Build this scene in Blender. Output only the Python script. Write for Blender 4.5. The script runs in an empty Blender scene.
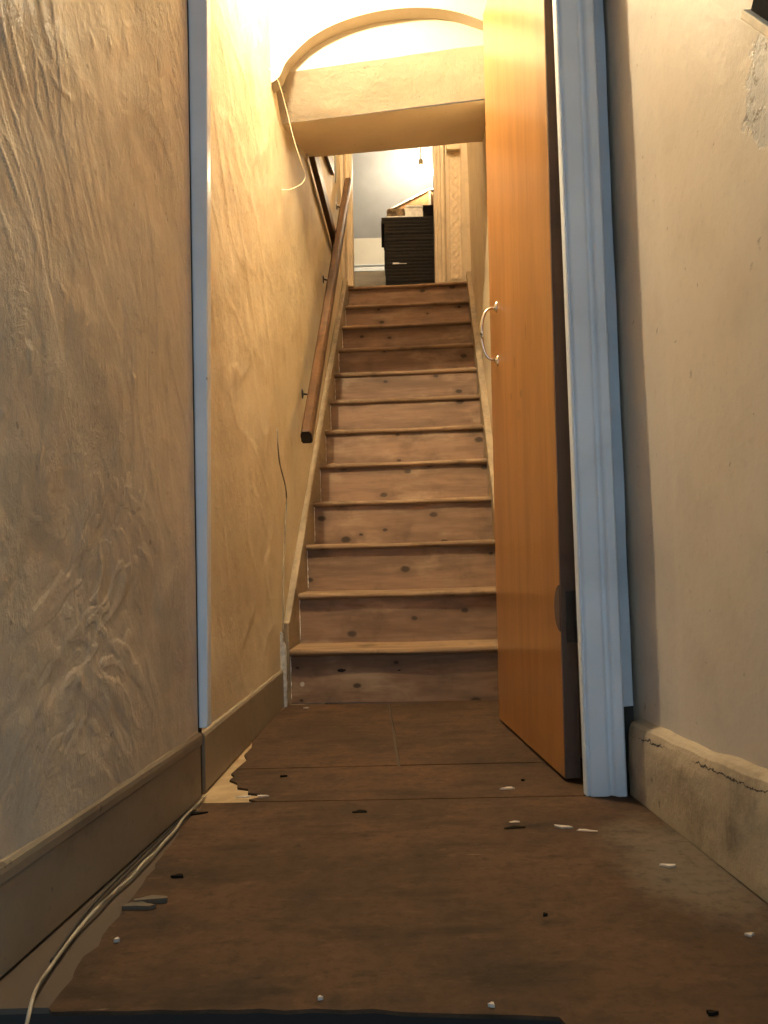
import bpy, bmesh, math, random
from mathutils import Vector, noise
random.seed(7)
S = 0.85                       # plan units -> metres
C = bpy.context.scene.collection
PI = math.pi

# ---------------------------------------------------------------- materials
class N:
    """tiny node-graph builder; pos = world position in plan units"""
    def __init__(s, name):
        s.m = bpy.data.materials.new(name); s.m.use_nodes = True
        s.t = s.m.node_tree; s.n = s.t.nodes; s.n.clear()
        s.out = s.n.new('ShaderNodeOutputMaterial')
        s.b = s.n.new('ShaderNodeBsdfPrincipled')
        s.t.links.new(s.b.outputs[0], s.out.inputs[0])
        g = s.n.new('ShaderNodeNewGeometry')
        v = s.n.new('ShaderNodeVectorMath'); v.operation = 'SCALE'; v.inputs['Scale'].default_value = 1 / S
        s.t.links.new(g.outputs['Position'], v.inputs[0]); s.pos = v.outputs[0]
        sp = s.n.new('ShaderNodeSeparateXYZ'); s.t.links.new(s.pos, sp.inputs[0])
        s.x, s.y, s.z = sp.outputs
    def put(s, sock, val):
        if isinstance(val, bpy.types.NodeSocket): s.t.links.new(val, sock)
        elif isinstance(val, (tuple, list)) and len(val) == 3 and sock.type == 'RGBA': sock.default_value = (*val, 1)
        else: sock.default_value = val
    def math(s, op, a, b=0.0, c=None, clamp=False):
        n = s.n.new('ShaderNodeMath'); n.operation = op; n.use_clamp = clamp
        s.put(n.inputs[0], a); s.put(n.inputs[1], b)
        if c is not None: s.put(n.inputs[2], c)
        return n.outputs[0]
    def vec(s, scale=(1, 1, 1), rot=(0, 0, 0), loc=(0, 0, 0), src=None):
        n = s.n.new('ShaderNodeMapping'); n.inputs['Scale'].default_value = scale
        n.inputs['Rotation'].default_value = rot; n.inputs['Location'].default_value = loc
        s.put(n.inputs[0], src if src is not None else s.pos); return n.outputs[0]
    def noise(s, scale, detail=4, rough=.55, vec=None, dist=0.0):
        n = s.n.new('ShaderNodeTexNoise'); n.inputs['Scale'].default_value = scale
        n.inputs['Detail'].default_value = detail; n.inputs['Roughness'].default_value = rough
        n.inputs['Distortion'].default_value = dist
        s.put(n.inputs['Vector'], vec if vec is not None else s.pos); return n.outputs[0]
    def voro(s, scale, vec=None, feature='F1'):
        n = s.n.new('ShaderNodeTexVoronoi'); n.feature = feature; n.inputs['Scale'].default_value = scale
        s.put(n.inputs['Vector'], vec if vec is not None else s.pos); return n
    def ramp(s, f, lo, hi, a=0.0, b=1.0):
        n = s.n.new('ShaderNodeMapRange'); n.interpolation_type = 'SMOOTHSTEP'
        s.put(n.inputs[0], f); s.put(n.inputs[1], lo); s.put(n.inputs[2], hi); s.put(n.inputs[3], a); s.put(n.inputs[4], b)
        return n.outputs[0]
    def mix(s, f, a, b, mode='MIX'):
        n = s.n.new('ShaderNodeMix'); n.data_type = 'RGBA'; n.blend_type = mode
        s.put(n.inputs['Factor'], f); s.put(n.inputs[6], a); s.put(n.inputs[7], b); return n.outputs[2]
    def blob(s, c, r):
        """1 inside an ellipsoid centred c (plan units), falling to 0 at its rim"""
        d = s.n.new('ShaderNodeVectorMath'); d.operation = 'SUBTRACT'; s.put(d.inputs[0], s.pos); d.inputs[1].default_value = c
        e = s.n.new('ShaderNodeVectorMath'); e.operation = 'DIVIDE'; s.put(e.inputs[0], d.outputs[0]); e.inputs[1].default_value = r
        l = s.n.new('ShaderNodeVectorMath'); l.operation = 'LENGTH'; s.put(l.inputs[0], e.outputs[0])
        return s.math('SUBTRACT', 1.0, l.outputs['Value'], clamp=True)
    def bump(s, h, strength=.3, dist=.01, prev=None):
        n = s.n.new('ShaderNodeBump'); n.inputs['Strength'].default_value = strength; n.inputs['Distance'].default_value = dist * S
        s.put(n.inputs['Height'], h)
        if prev is not None: s.put(n.inputs['Normal'], prev)
        s.put(s.b.inputs['Normal'], n.outputs[0]); return n.outputs[0]
    def done(s, col, rough=.8, metal=0, spec=.4, coat=0):
        s.put(s.b.inputs['Base Color'], col); s.put(s.b.inputs['Roughness'], rough)
        s.b.inputs['Metallic'].default_value = metal; s.b.inputs['Specular IOR Level'].default_value = spec
        s.b.inputs['Coat Weight'].default_value = coat; s.b.inputs['Coat Roughness'].default_value = .15
        return s.m

def plain(name, col, rough=.7, metal=0, vary=.12, scale=30, spec=.4, bump=.15, coat=0):
    g = N(name); f = g.noise(scale, 4)
    c = g.mix(g.ramp(f, .3, .7), tuple(v * (1 - vary) for v in col), tuple(min(1, v * (1 + vary)) for v in col))
    if bump: g.bump(f, bump, .004)
    return g.done(c, rough, metal, spec, coat)

def plaster(name, base, dark, grime, k=1.0, crack=None, rough=.62, bumps=.5, extra=None, spec=.35):
    g = N(name)
    big = g.noise(1.7, 5, .6); mid = g.noise(7, 6, .65); fine = g.noise(60, 5, .7)
    c = g.mix(g.ramp(big, .38, .66), base, dark)
    c = g.mix(g.math('MULTIPLY', g.ramp(mid, .5, .72), .45 * k), c, grime)
    spots = g.ramp(g.noise(38, 3, .5), .70, .76)
    c = g.mix(g.math('MULTIPLY', g.ramp(fine, .52, .72), .22), c, grime)
    c = g.mix(g.math('MULTIPLY', spots, .6), c, tuple(v * .45 for v in grime))
    h = g.math('ADD', g.math('MULTIPLY', mid, 1.0), g.math('MULTIPLY', fine, .25))
    if extra: c, h = extra(g, c, h)
    if crack:
        for (c0, cy, w, amp) in crack:
            ln = g.math('SUBTRACT', g.z, g.math('MULTIPLY_ADD', g.y, cy, c0))
            ln = g.math('ADD', ln, g.math('MULTIPLY', g.math('SUBTRACT', g.noise(14, 5, .7), .5), amp))
            a = g.math('ABSOLUTE', ln)
            wid = g.math('MULTIPLY', g.ramp(g.noise(9, 3), .35, .65), w)
            mk = g.math('LESS_THAN', a, wid)
            c = g.mix(mk, c, (.03, .024, .018)); h = g.math('SUBTRACT', h, g.math('MULTIPLY', mk, .6))
    g.bump(h, bumps, .012)
    return g.done(c, rough, 0, spec)

def wood(name, light, dark, axis='x', knots=True, rough=.6, wear=None, scale=1.0, bumps=.2, grain=1.0, spec=.35, coat=0, dirt=0.5, extra=None, kn=7.0):
    g = N(name)
    st = {'x': (1.2, 14, 14), 'y': (14, 1.2, 14), 'z': (14, 14, 1.2)}[axis]
    w = g.vec(tuple(v * scale for v in st))
    n1 = g.noise(1.0, 6, .6, w, .6); n2 = g.noise(5.0, 5, .6, w)
    f = g.math('MULTIPLY', g.ramp(g.math('ADD', n1, g.math('MULTIPLY', g.math('SUBTRACT', n2, .5), .5)), .3, .72), grain)
    c = g.mix(f, light, dark)
    if wear:
        c = g.mix(g.math('MULTIPLY', g.ramp(g.noise(3.2, 4, .6, g.vec((1, 1, 2.6))), .5, .75), .8), c, wear)
    if knots:
        cb_ = g.n.new('ShaderNodeCombineXYZ'); g.put(cb_.inputs[0], g.math('MULTIPLY', g.x, .62)); g.put(cb_.inputs[1], g.z)
        v = g.voro(kn, cb_.outputs[0]); v.voronoi_dimensions = '2D'
        wob = g.math('MULTIPLY_ADD', g.noise(40, 3), .06, -.03)
        vd = g.math('ADD', v.outputs['Distance'], wob)
        rnd = g.n.new('ShaderNodeSeparateColor'); g.put(rnd.inputs[0], v.outputs['Color'])
        ok = g.math('LESS_THAN', rnd.outputs[0], .62)
        rad = g.math('MULTIPLY_ADD', rnd.outputs[1], .10, .05)
        k = g.math('MULTIPLY', g.ramp(vd, rad, g.math('MULTIPLY', rad, .45)), ok)
        halo = g.math('MULTIPLY', g.ramp(vd, g.math('MULTIPLY', rad, 3.0), rad), ok)
        c = g.mix(g.math('MULTIPLY', halo, .25), c, tuple(x * .5 for x in dark))
        c = g.mix(g.math('MULTIPLY', k, .85), c, tuple(x * .16 for x in dark))
    gr = g.ramp(g.noise(6, 6, .7), .5, .74)
    c = g.mix(g.math('MULTIPLY', gr, dirt), c, tuple(x * .35 for x in dark))
    if extra: c = extra(g, c)
    g.bump(g.math('ADD', n2, g.math('MULTIPLY', n1, .5)), bumps, .004)
    return g.done(c, rough, 0, spec, coat)

def emit(name, col, strength):
    g = N(name); g.b.inputs['Emission Color'].default_value = (*col, 1); g.b.inputs['Emission Strength'].default_value = strength
    return g.done(col, .4)

def gloss_paint(name, base, chip, rough=.28, chips=.8):
    g = N(name)
    n = g.noise(26, 6, .7); e = g.noise(5, 4, .6)
    c = g.mix(g.ramp(g.noise(2.2, 4), .4, .7), base, tuple(v * .86 for v in base))
    c = g.mix(g.math('MULTIPLY', g.ramp(e, .52, .75), .3), c, tuple(v * .55 for v in base))
    c = g.mix(g.math('MULTIPLY', g.ramp(n, .70, .74), chips), c, chip)
    g.bump(g.math('ADD', n, g.math('MULTIPLY', e, .6)), .12, .004)
    return g.done(c, rough, 0, .5)

def bare_patch(g, c, h):
    # rough bare plaster where paint has come away, high on the right wall
    m = g.math('ADD', g.blob((.60, 1.165, 1.235), (.3, .17, .16)), g.math('MULTIPLY', g.math('SUBTRACT', g.noise(22, 5, .7), .5), .75))
    k = g.ramp(m, .30, .38)
    c = g.mix(g.math('MULTIPLY', k, .8), c, (.36, .36, .35))
    c = g.mix(g.math('MULTIPLY', k, g.ramp(g.noise(55, 4, .7), .55, .68)), c, (.07, .06, .05))
    # the bare patch is sunk and roughened in the bump height
    h = g.math('ADD', h, g.math('MULTIPLY', g.math('MULTIPLY', k, g.noise(70, 5, .7)), -1.2))
    return c, h

def scuffs(g, c):
    for (cc, r, s) in (((.36, 2.30, .985), (.3, .022, .024), 1), ((.36, 2.42, 1.0), (.3, .016, .022), 1), ((.36, 2.37, 1.09), (.3, .018, .03), 1),
                       ((.36, 2.23, 1.14), (.3, .013, .05), 1.2), ((.36, 2.33, .93), (.3, .05, .03), .4), ((.36, 2.36, 1.30), (.3, .012, .1), .5)):
        m = g.math('ADD', g.blob(cc, r), g.math('MULTIPLY', g.math('SUBTRACT', g.noise(60, 4, .7), .5), .9))
        c = g.mix(g.math('MULTIPLY', g.math('MULTIPLY', g.ramp(m, .35, .6), g.ramp(g.blob(cc, r), 0.0, .2)), .6 * s), c, (.10, .04, .015))
    return c

def gouges(g, c):
    # chips, burns and a pale paint spot on particular risers
    for cc, rr, col in GOUGES:
        m = g.math('ADD', g.blob(cc, rr), g.math('MULTIPLY', g.math('SUBTRACT', g.noise(70, 4, .7), .5), .8))
        c = g.mix(g.math('MULTIPLY', g.ramp(m, .3, .42), g.math('GREATER_THAN', g.blob(cc, rr), 0.0)), c, col)
    return c
K_ = (.012, .009, .007)
GOUGES = [((-.176, 3.115, .118), (.028, .06, .010), K_), ((.267, 3.15, .127), (.036, .06, .013), K_), ((.04, 3.13, .115), (.012, .06, .006), K_),
          ((-.325, 3.115, .07), (.014, .06, .016), (.50, .45, .38)), ((.096, 3.79, .905), (.022, .07, .022), (.55, .48, .38))]
CREAM = (.72, .60, .43)
M = {}
def trowel(g, c, h):
    v = g.vec((1, 1.5, .8), (math.radians(32), 0, 0))
    a = g.noise(9, 6, .7, v, 1.5); b = g.noise(48, 6, .75, v, .8)
    k = g.ramp(g.noise(2.6, 3), .38, .62)
    h = g.math('ADD', g.math('MULTIPLY', h, .6), g.math('MULTIPLY', k, g.math('ADD', g.math('MULTIPLY', a, .9), g.math('MULTIPLY', b, .45))))
    c = g.mix(g.math('MULTIPLY', g.ramp(a, .55, .35), .25), c, (.34, .30, .25))
    return c, h
M['plaster_left'] = plaster('rough_cream_plaster', (.57, .485, .36), (.48, .41, .305), (.34, .28, .20), .6, bumps=.8, rough=.45, spec=.5, extra=trowel)
M['plaster_inner'] = plaster('yellowed_plaster', (.60, .51, .35), (.50, .41, .27), (.34, .25, .15), .9, bumps=.5, rough=.6)
M['plaster_right'] = plaster('scuffed_cream_plaster', (.56, .49, .39), (.50, .43, .34), (.34, .28, .21), .6, bumps=.18, rough=.4, spec=.5, extra=bare_patch)
M['ledge'] = plaster('patched_skirting_plaster', (.38, .305, .205), (.30, .235, .155), (.13, .10, .065), 1.5, crack=[(.246, -.062, .0022, .05)], bumps=.5)
M['skirting'] = plaster('dirty_skirting_paint', (.25, .205, .14), (.20, .16, .11), (.11, .085, .06), 1.2, bumps=.15, rough=.5)
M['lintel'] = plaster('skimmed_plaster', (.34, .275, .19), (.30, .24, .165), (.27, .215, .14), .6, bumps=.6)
M['soffit'] = plaster('lightened_soffit_plaster', (.82, .68, .49), (.76, .62, .44), (.6, .48, .3), .3, bumps=.25)  # same paint as the bulkhead, lightened to stand in for bounced light
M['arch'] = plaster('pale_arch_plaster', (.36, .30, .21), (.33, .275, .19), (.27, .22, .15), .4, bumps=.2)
M['floor_sheet'] = None
def floor_mat(name, a, b, d):
    g = N(name)
    big = g.noise(2.6, 6, .62); mid = g.noise(9, 6, .7); st = g.noise(4, 5, .6, g.vec((1, 3.2, 1)))
    c = g.mix(g.ramp(big, .36, .62), a, b)
    c = g.mix(g.math('MULTIPLY', g.ramp(mid, .48, .7), .55), c, d)
    c = g.mix(g.math('MULTIPLY', g.ramp(st, .52, .68), .5), c, tuple(v * .6 for v in d))
    k = g.ramp(g.noise(16, 3, .5, g.vec((.8, 1.2, 1))), .71, .76)
    c = g.mix(g.math('MULTIPLY', k, .85), c, (.02, .013, .008))
    sc = g.ramp(g.noise(30, 3, .6, g.vec((.3, 2.2, 1), (0, 0, .12))), .73, .78)
    c = g.mix(g.math('MULTIPLY', sc, .25), c, (.42, .31, .2))
    # grimy foot of the right-hand wall and left corner: dust and damp that lies there
    rg = g.math('ADD', g.blob((.50, 1.45, 0), (.22, .45, 1)), g.math('MULTIPLY', g.math('SUBTRACT', g.noise(8, 5, .7), .5), .9))
    c = g.mix(g.math('MULTIPLY', g.ramp(rg, .3, .8), .5), c, (.15, .125, .095))
    fine = g.noise(48, 6, .75); sp = g.noise(22, 5, .7, g.vec((.7, 1.3, 1)))
    c = g.mix(g.math('MULTIPLY', g.ramp(fine, .45, .68), .45), c, tuple(v * .45 for v in b))
    c = g.mix(g.math('MULTIPLY', g.ramp(sp, .56, .70), .55), c, tuple(v * .8 for v in d))
    c = g.mix(g.math('MULTIPLY', g.ramp(sp, .44, .32), .35), c, tuple(v * 1.5 for v in a))
    g.bump(g.math('ADD', mid, fine), .3, .003)
    return g.done(c, .8, 0, .15)
M['floor_sheet'] = floor_mat('worn_brown_board', (.072, .039, .020), (.045, .026, .014), (.016, .012, .008))
def pale_floor():
    g = N('bare_board_under_sheets'); c = g.mix(g.ramp(g.noise(20, 5), .35, .65), (.36, .26, .14), (.27, .19, .10))
    c = g.mix(g.math('GREATER_THAN', g.x, -.24), c, (.03, .02, .013))
    c = g.mix(g.math('LESS_THAN', g.y, 1.85), c, (.062, .043, .028))
    c = g.mix(g.math('LESS_THAN', g.z, -.012), c, (.014, .010, .007))
    return g.done(c, .8)
M['floor_pale'] = pale_floor()
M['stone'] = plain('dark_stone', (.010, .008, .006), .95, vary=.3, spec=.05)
M['riser'] = wood('worn_pine_riser', (.27, .165, .10), (.16, .097, .058), 'x', wear=(.40, .28, .175), dirt=.45, extra=gouges, kn=8, rough=.7)
M['tread'] = wood('worn_pine_tread', (.27, .175, .10), (.16, .10, .055), 'x', knots=False, dirt=.8, rough=.8, spec=.15)
M['string'] = wood('stained_string_board', (.30, .23, .145), (.21, .155, .095), 'y', knots=False, dirt=.6)
M['rail'] = wood('varnished_brown_rail', (.115, .055, .024), (.06, .03, .014), 'y', knots=False, rough=.45, scale=1.4, spec=.3)
M['door'] = wood('orange_varnished_plywood', (.36, .165, .047), (.26, .110, .029), 'z', knots=False, rough=.3, dirt=.12, spec=.5, coat=.3, scale=.9, extra=scuffs, bumps=.06)
M['door_edge'] = wood('dark_brown_door_edge', (.12, .085, .065), (.09, .06, .048), 'z', knots=False, rough=.9, dirt=.3, spec=.1)
M['gap_shade'] = plain('gap_shade_masonry', (.05, .045, .04), .95, spec=.05)  # masonry coloured dark to paint in the shadow of the gap beside the frame
M['white'] = gloss_paint('white_gloss_paint', (.67, .74, .81), (.10, .075, .05))
M['white_rough'] = gloss_paint('old_white_paint', (.46, .52, .58), (.12, .09, .06), .5, .7)
M['jamb'] = wood('cream_painted_jamb', (.60, .50, .36), (.52, .43, .30), 'z', knots=False, rough=.4, dirt=.3)
M['chrome'] = plain('worn_chrome', (.75, .72, .66), .18, 1.0, .1)
M['iron'] = plain('dark_iron', (.035, .032, .03), .45, .6, .2)
M['cable'] = plain('dirty_white_cable', (.26, .22, .16), .7, vary=.5, scale=14)
M['wire'] = plain('cream_wire', (.85, .75, .52), .5)
M['filler'] = plain('grey_filler', (.50, .48, .44), .9, vary=.25, scale=60)
M['flake'] = plain('pale_paint_flake', (.42, .37, .31), .9)
M['splinter'] = plain('brown_splinter', (.10, .075, .05), .8)
M['black_card'] = plain('black_ribbed_board', (.012, .009, .006), .85, vary=.3, scale=40)
M['lip'] = plain('cream_lip', (.75, .62, .42), .7)
M['black'] = plain('matt_black', (.008, .007, .007), .95, spec=.04, bump=0)
M['paper'] = plain('white_paper', (.90, .86, .78), .8)
M['cardboard'] = plain('brown_cardboard', (.26, .13, .05), .8, vary=.2, scale=12)
M['mixed_brown'] = plain('mottled_brown_fabric', (.22, .15, .08), .9, vary=.7, scale=22)
M['room'] = plain('pale_grey_room_plaster', (.42, .44, .48), .8, vary=.08, scale=4)
M['room_low'] = plain('grey_room_wall', (.62, .60, .54), .8, vary=.06, scale=4)
M['wainscot'] = wood('grey_brown_boarding', (.30, .25, .18), (.22, .18, .13), 'x', knots=False)
M['emboss'] = plain('embossed_wallpaper', (.58, .48, .34), .6, vary=.1)
M['ceiling'] = plain('ceiling_plaster', (.78, .70, .56), .8)
M['brass'] = plain('dull_brass', (.35, .25, .12), .4, .8)
M['glow_low'] = emit('lit_bulb_glass', (1.0, .83, .56), 3900)
M['glow_high'] = emit('lit_bulb_glass_upper', (1.0, .80, .52), 620)

M['glow_well'] = emit('lit_bulb_glass_stairwell', (1.0, .80, .52), 1500)

# ---------------------------------------------------------------- mesh tools
class MB:
    def __init__(s): s.v = []; s.f = []
    def add(s, vs, fs):
        o = len(s.v); s.v += [tuple(v) for v in vs]; s.f += [tuple(i + o for i in f) for f in fs]; return s
    def box(s, x0, x1, y0, y1, z0, z1):
        return s.hexa([(x0, y0, z0), (x1, y0, z0), (x1, y1, z0), (x0, y1, z0), (x0, y0, z1), (x1, y0, z1), (x1, y1, z1), (x0, y1, z1)])
    def hexa(s, p):
        return s.add(p, [(0, 3, 2, 1), (4, 5, 6, 7), (0, 1, 5, 4), (1, 2, 6, 5), (2, 3, 7, 6), (3, 0, 4, 7)])
    def prism(s, pts, d):
        """closed polygon pts (3D) extruded by vector d"""
        n = len(pts); q = [tuple(a + b for a, b in zip(p, d)) for p in pts]
        return s.add(list(pts) + q, [tuple(range(n))[::-1], tuple(range(n, 2 * n))] + [(i, (i + 1) % n, n + (i + 1) % n, n + i) for i in range(n)])
    def wall(s, a, b, z0, z1, t):
        """vertical slab along plan line a->b, thickness t to the left of it"""
        d = Vector((b[0] - a[0], b[1] - a[1])).normalized(); n = Vector((-d.y, d.x)) * t
        return s.prism([(a[0], a[1], z0), (b[0], b[1], z0), (b[0] + n.x, b[1] + n.y, z0), (a[0] + n.x, a[1] + n.y, z0)], (0, 0, z1 - z0))
    def grid(s, fn, nu, nv):
        o = len(s.v)
        for j in range(nv + 1):
            for i in range(nu + 1): s.v.append(tuple(fn(i / nu, j / nv)))
        for j in range(nv):
            for i in range(nu):
                a = o + j * (nu + 1) + i; s.f.append((a, a + 1, a + nu + 2, a + nu + 1))
        return s
    def tube(s, pts, r, n=10, cap=True, sx=1.0, sz=1.0):
        P = [Vector(p) for p in pts]; o = len(s.v); rr = r if isinstance(r, (list, tuple)) else [r] * len(P)
        up = Vector((0, 0, 1))
        for i, p in enumerate(P):
            t = (P[min(i + 1, len(P) - 1)] - P[max(i - 1, 0)]).normalized()
            a = t.cross(up)
            if a.length < 1e-3: a = t.cross(Vector((1, 0, 0)))
            a.normalize(); b = a.cross(t).normalized()
            for k in range(n):
                w = 2 * PI * k / n; s.v.append(tuple(p + a * math.cos(w) * rr[i] * sx + b * math.sin(w) * rr[i] * sz))
        for i in range(len(P) - 1):
            for k in range(n):
                s.f.append((o + i * n + k, o + i * n + (k + 1) % n, o + (i + 1) * n + (k + 1) % n, o + (i + 1) * n + k))
        if cap: s.f.append(tuple(o + k for k in range(n))[::-1]); s.f.append(tuple(o + (len(P) - 1) * n + k for k in range(n)))
        return s
    def lathe(s, prof, c, n=20, axis='z'):
        o = len(s.v)
        for (r, h) in prof:
            for k in range(n):
                w = 2 * PI * k / n; u, v = r * math.cos(w), r * math.sin(w)
                s.v.append((c[0] + u, c[1] + v, c[2] + h) if axis == 'z' else (c[0] + h, c[1] + u, c[2] + v))
        for i in range(len(prof) - 1):
            for k in range(n):
                s.f.append((o + i * n + k, o + i * n + (k + 1) % n, o + (i + 1) * n + (k + 1) % n, o + (i + 1) * n + k))
        s.f.append(tuple(o + k for k in range(n))[::-1]); s.f.append(tuple(o + (len(prof) - 1) * n + k for k in range(n)))
        return s

def children_origin(parent): return Vector(parent.matrix_world.translation) if parent else Vector((0, 0, 0))
ORG = {}
def obj(name, mb, mat, parent=None, bevel=0, smooth=False, origin=None, seg=2, normals=True):
    """one mesh object; verts in plan units, world axes; origin in plan units"""
    me = bpy.data.meshes.new(name)
    base = Vector(ORG.get(parent.name, (0, 0, 0))) if parent else Vector((0, 0, 0))
    org = Vector(origin) if origin is not None else base
    me.from_pydata([tuple((Vector(v) - org) * S) for v in mb.v], [], mb.f); me.update()
    if normals:
        bm = bmesh.new(); bm.from_mesh(me); bmesh.ops.recalc_face_normals(bm, faces=bm.faces); bm.to_mesh(me); bm.free()
    if smooth: me.polygons.foreach_set('use_smooth', [True] * len(me.polygons))
    me.materials.append(mat)
    o = bpy.data.objects.new(name, me); C.objects.link(o)
    if parent: o.parent = parent
    o.location = (org - base) * S
    ORG[o.name] = tuple(org)
    if bevel:
        b = o.modifiers.new('bevel', 'BEVEL'); b.width = bevel * S; b.segments = seg; b.limit_method = 'ANGLE'; b.harden_normals = False
    return o
def empty(name, loc):
    o = bpy.data.objects.new(name, None); C.objects.link(o); o.location = Vector(loc) * S; o.empty_display_size = .05
    ORG[o.name] = tuple(loc); return o
def tag(o, label=None, cat=None, group=None, kind=None):
    if label: o['label'] = label
    if cat: o['category'] = cat
    if group: o['group'] = group
    if kind: o['kind'] = kind
    return o
def struct(o, label=None, cat=None): return tag(o, label, cat, None, 'structure')

# ---------------------------------------------------------------- plan lines
def XL(y): return -.435 - .1056 * (1.921 - y) if y < 1.95 else -.438 + .0456 * (y - 1.986)   # foot of left walls
def XW(y): return -.392 + .0618 * (y - 3.08)           # stairwell left wall
def XR(y): return .526 - .0638 * (y - 1.861)           # foot of right wall ledge
def XRW(y): return .478 + .0657 * (y - 3.08)           # stairwell right wall

# ---------------------------------------------------------------- outer left wall: troweled plaster relief
def stroke(y, z):
    # trowelled relief: strokes that fan and bend, ridges at their ends
    a = 1.05 + .55 * noise.noise(Vector((y * 1.4 + 3, z * 1.1, 1.7)))
    u = y * math.cos(a) - z * math.sin(a); v = y * math.sin(a) + z * math.cos(a)
    m = max(0.0, noise.noise(Vector((y * 2.4, z * 2.0, 9.1))) * 1.5 + .35)
    r = noise.noise(Vector((u * 7, v * 34, 4.2))); r2 = noise.noise(Vector((u * 14 + 5, v * 70, 7.7)))
    wy = y + .07 * noise.noise(Vector((y * 5, z * 5, 1))); wz = z + .07 * noise.noise(Vector((y * 5, z * 5, 9)))
    U = wy * math.cos(a) - wz * math.sin(a); V = wy * math.sin(a) + wz * math.cos(a)
    def st(q, w): q = max(0., min(1., q / w * .5 + .5)); return q * q * (3 - 2 * q)
    n1 = noise.noise(Vector((U * 3.6, V * 6, 3.3))); n2 = noise.noise(Vector((U * 8, V * 13, 6.1))); n3 = noise.noise(Vector((U * 20, V * 30, 2.6)))
    skim = st(n1, .06) * (.0014 + .0012 * n1) + st(n2 - .10, .07) * .0011 * (m + .25) + st(n3 - .28, .08) * .0011 * (m + .2)
    lump = noise.noise(Vector((y * 4, z * 3.4, .3))) * .008 + noise.noise(Vector((y * 13, z * 11, 5.3))) * .0018
    cell = noise.noise(Vector((y * 27, z * 24, 8.1)))
    return lump + skim + m * (r * .0007 + r2 * .0005) + max(0, cell - .5) * .008
Y0, Y1, Z0, Z1 = .9, 1.925, .14, 2.1
def lw(u, v):
    y = Y0 + (Y1 - Y0) * u; z = Z0 + (Z1 - Z0) * v
    edge = min(1, (1 - u) * 14)
    return (XL(y) - .006 + stroke(y, z) * edge, y, z)
mb = MB().grid(lw, 250, 460)
mb.wall((XL(-1.5) - .012, -1.5), (XL(.9) - .012, .9), 0, 2.6, .2)
mb.wall((XL(.9) - .03, .9), (XL(1.925) - .03, 1.925), 0, 2.6, .18)
mb.box(XL(1.9) - .05, XL(1.9) - .012, .9, 1.925, 2.1, 2.6)
struct(obj('wall_left', mb, M['plaster_left'], normals=False))
# skirting with a rounded cap
mb = MB()
prof = [(-.012, 0), (0, 0), (0, .116), (.002, .119), (.0045, .122), (.005, .134), (.004, .142), (.0, .147), (-.012, .149)]
pts = [(XL(-1.4) + a, -1.4, h) for a, h in prof]
q = [(XL(1.922) + a, 1.922, h) for a, h in prof]; n = len(prof)
mb.add(pts + q, [tuple(range(n))[::-1], tuple(range(n, 2 * n))] + [(i, (i + 1) % n, n + (i + 1) % n, n + i) for i in range(n)])
struct(obj('baseboard_left', mb, M['skirting']))

# ---------------------------------------------------------------- inner left wall and stairwell left wall
def iw(u, v):
    y = 1.95 + (3.12 - 1.95) * u; z = .13 + 2.92 * v
    r = noise.noise(Vector((y * 4, z * 3, 3.3))) * .006 + noise.noise(Vector((y * 12, z * 9, 1.3))) * .002
    rid = max(0, 1 - abs(noise.noise(Vector((y * 4 + z * 2, z * 5, 6.6)))) * 3) ** 5 * .002
    return (XL(y) - .006 + (r + rid) * min(1, u * 10) * min(1, (1 - u) * 10), y, z)
mb = MB().grid(iw, 110, 240)
mb.wall((XL(1.95) - .03, 1.95), (XL(3.12) - .03, 3.12), 0, 3.05, .15)
struct(obj('wall_inner_left', mb, M['plaster_inner'], normals=False, smooth=True))
mb = MB()
prof = [(-.02, 0), (.004, 0), (.004, .128), (.0, .136), (-.02, .139)]
n = len(prof)
mb.add([(XL(1.97) + a, 1.97, h) for a, h in prof] + [(XL(3.075) + a, 3.075, h) for a, h in prof],
       [tuple(range(n))[::-1], tuple(range(n, 2 * n))] + [(i, (i + 1) % n, n + (i + 1) % n, n + i) for i in range(n)])
struct(obj('baseboard_inner_left', mb, M['skirting'], bevel=.002))
def sw(u, v):
    y = 3.10 + 2.5 * u; z = 5.0 * v
    r = noise.noise(Vector((y * 3.5, z * 3, 2.3))) * .006 + noise.noise(Vector((y * 10, z * 9, 1.9))) * .0015
    return (XW(y) - .004 + r, y, z)
mb = MB().grid(sw, 120, 220)
mb.wall((XW(3.1) - .02, 3.1), (XW(5.62) - .02, 5.62), 0, 5.0, .12)
struct(obj('wall_stair_left', mb, M['plaster_inner'], normals=False, smooth=True))

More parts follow.
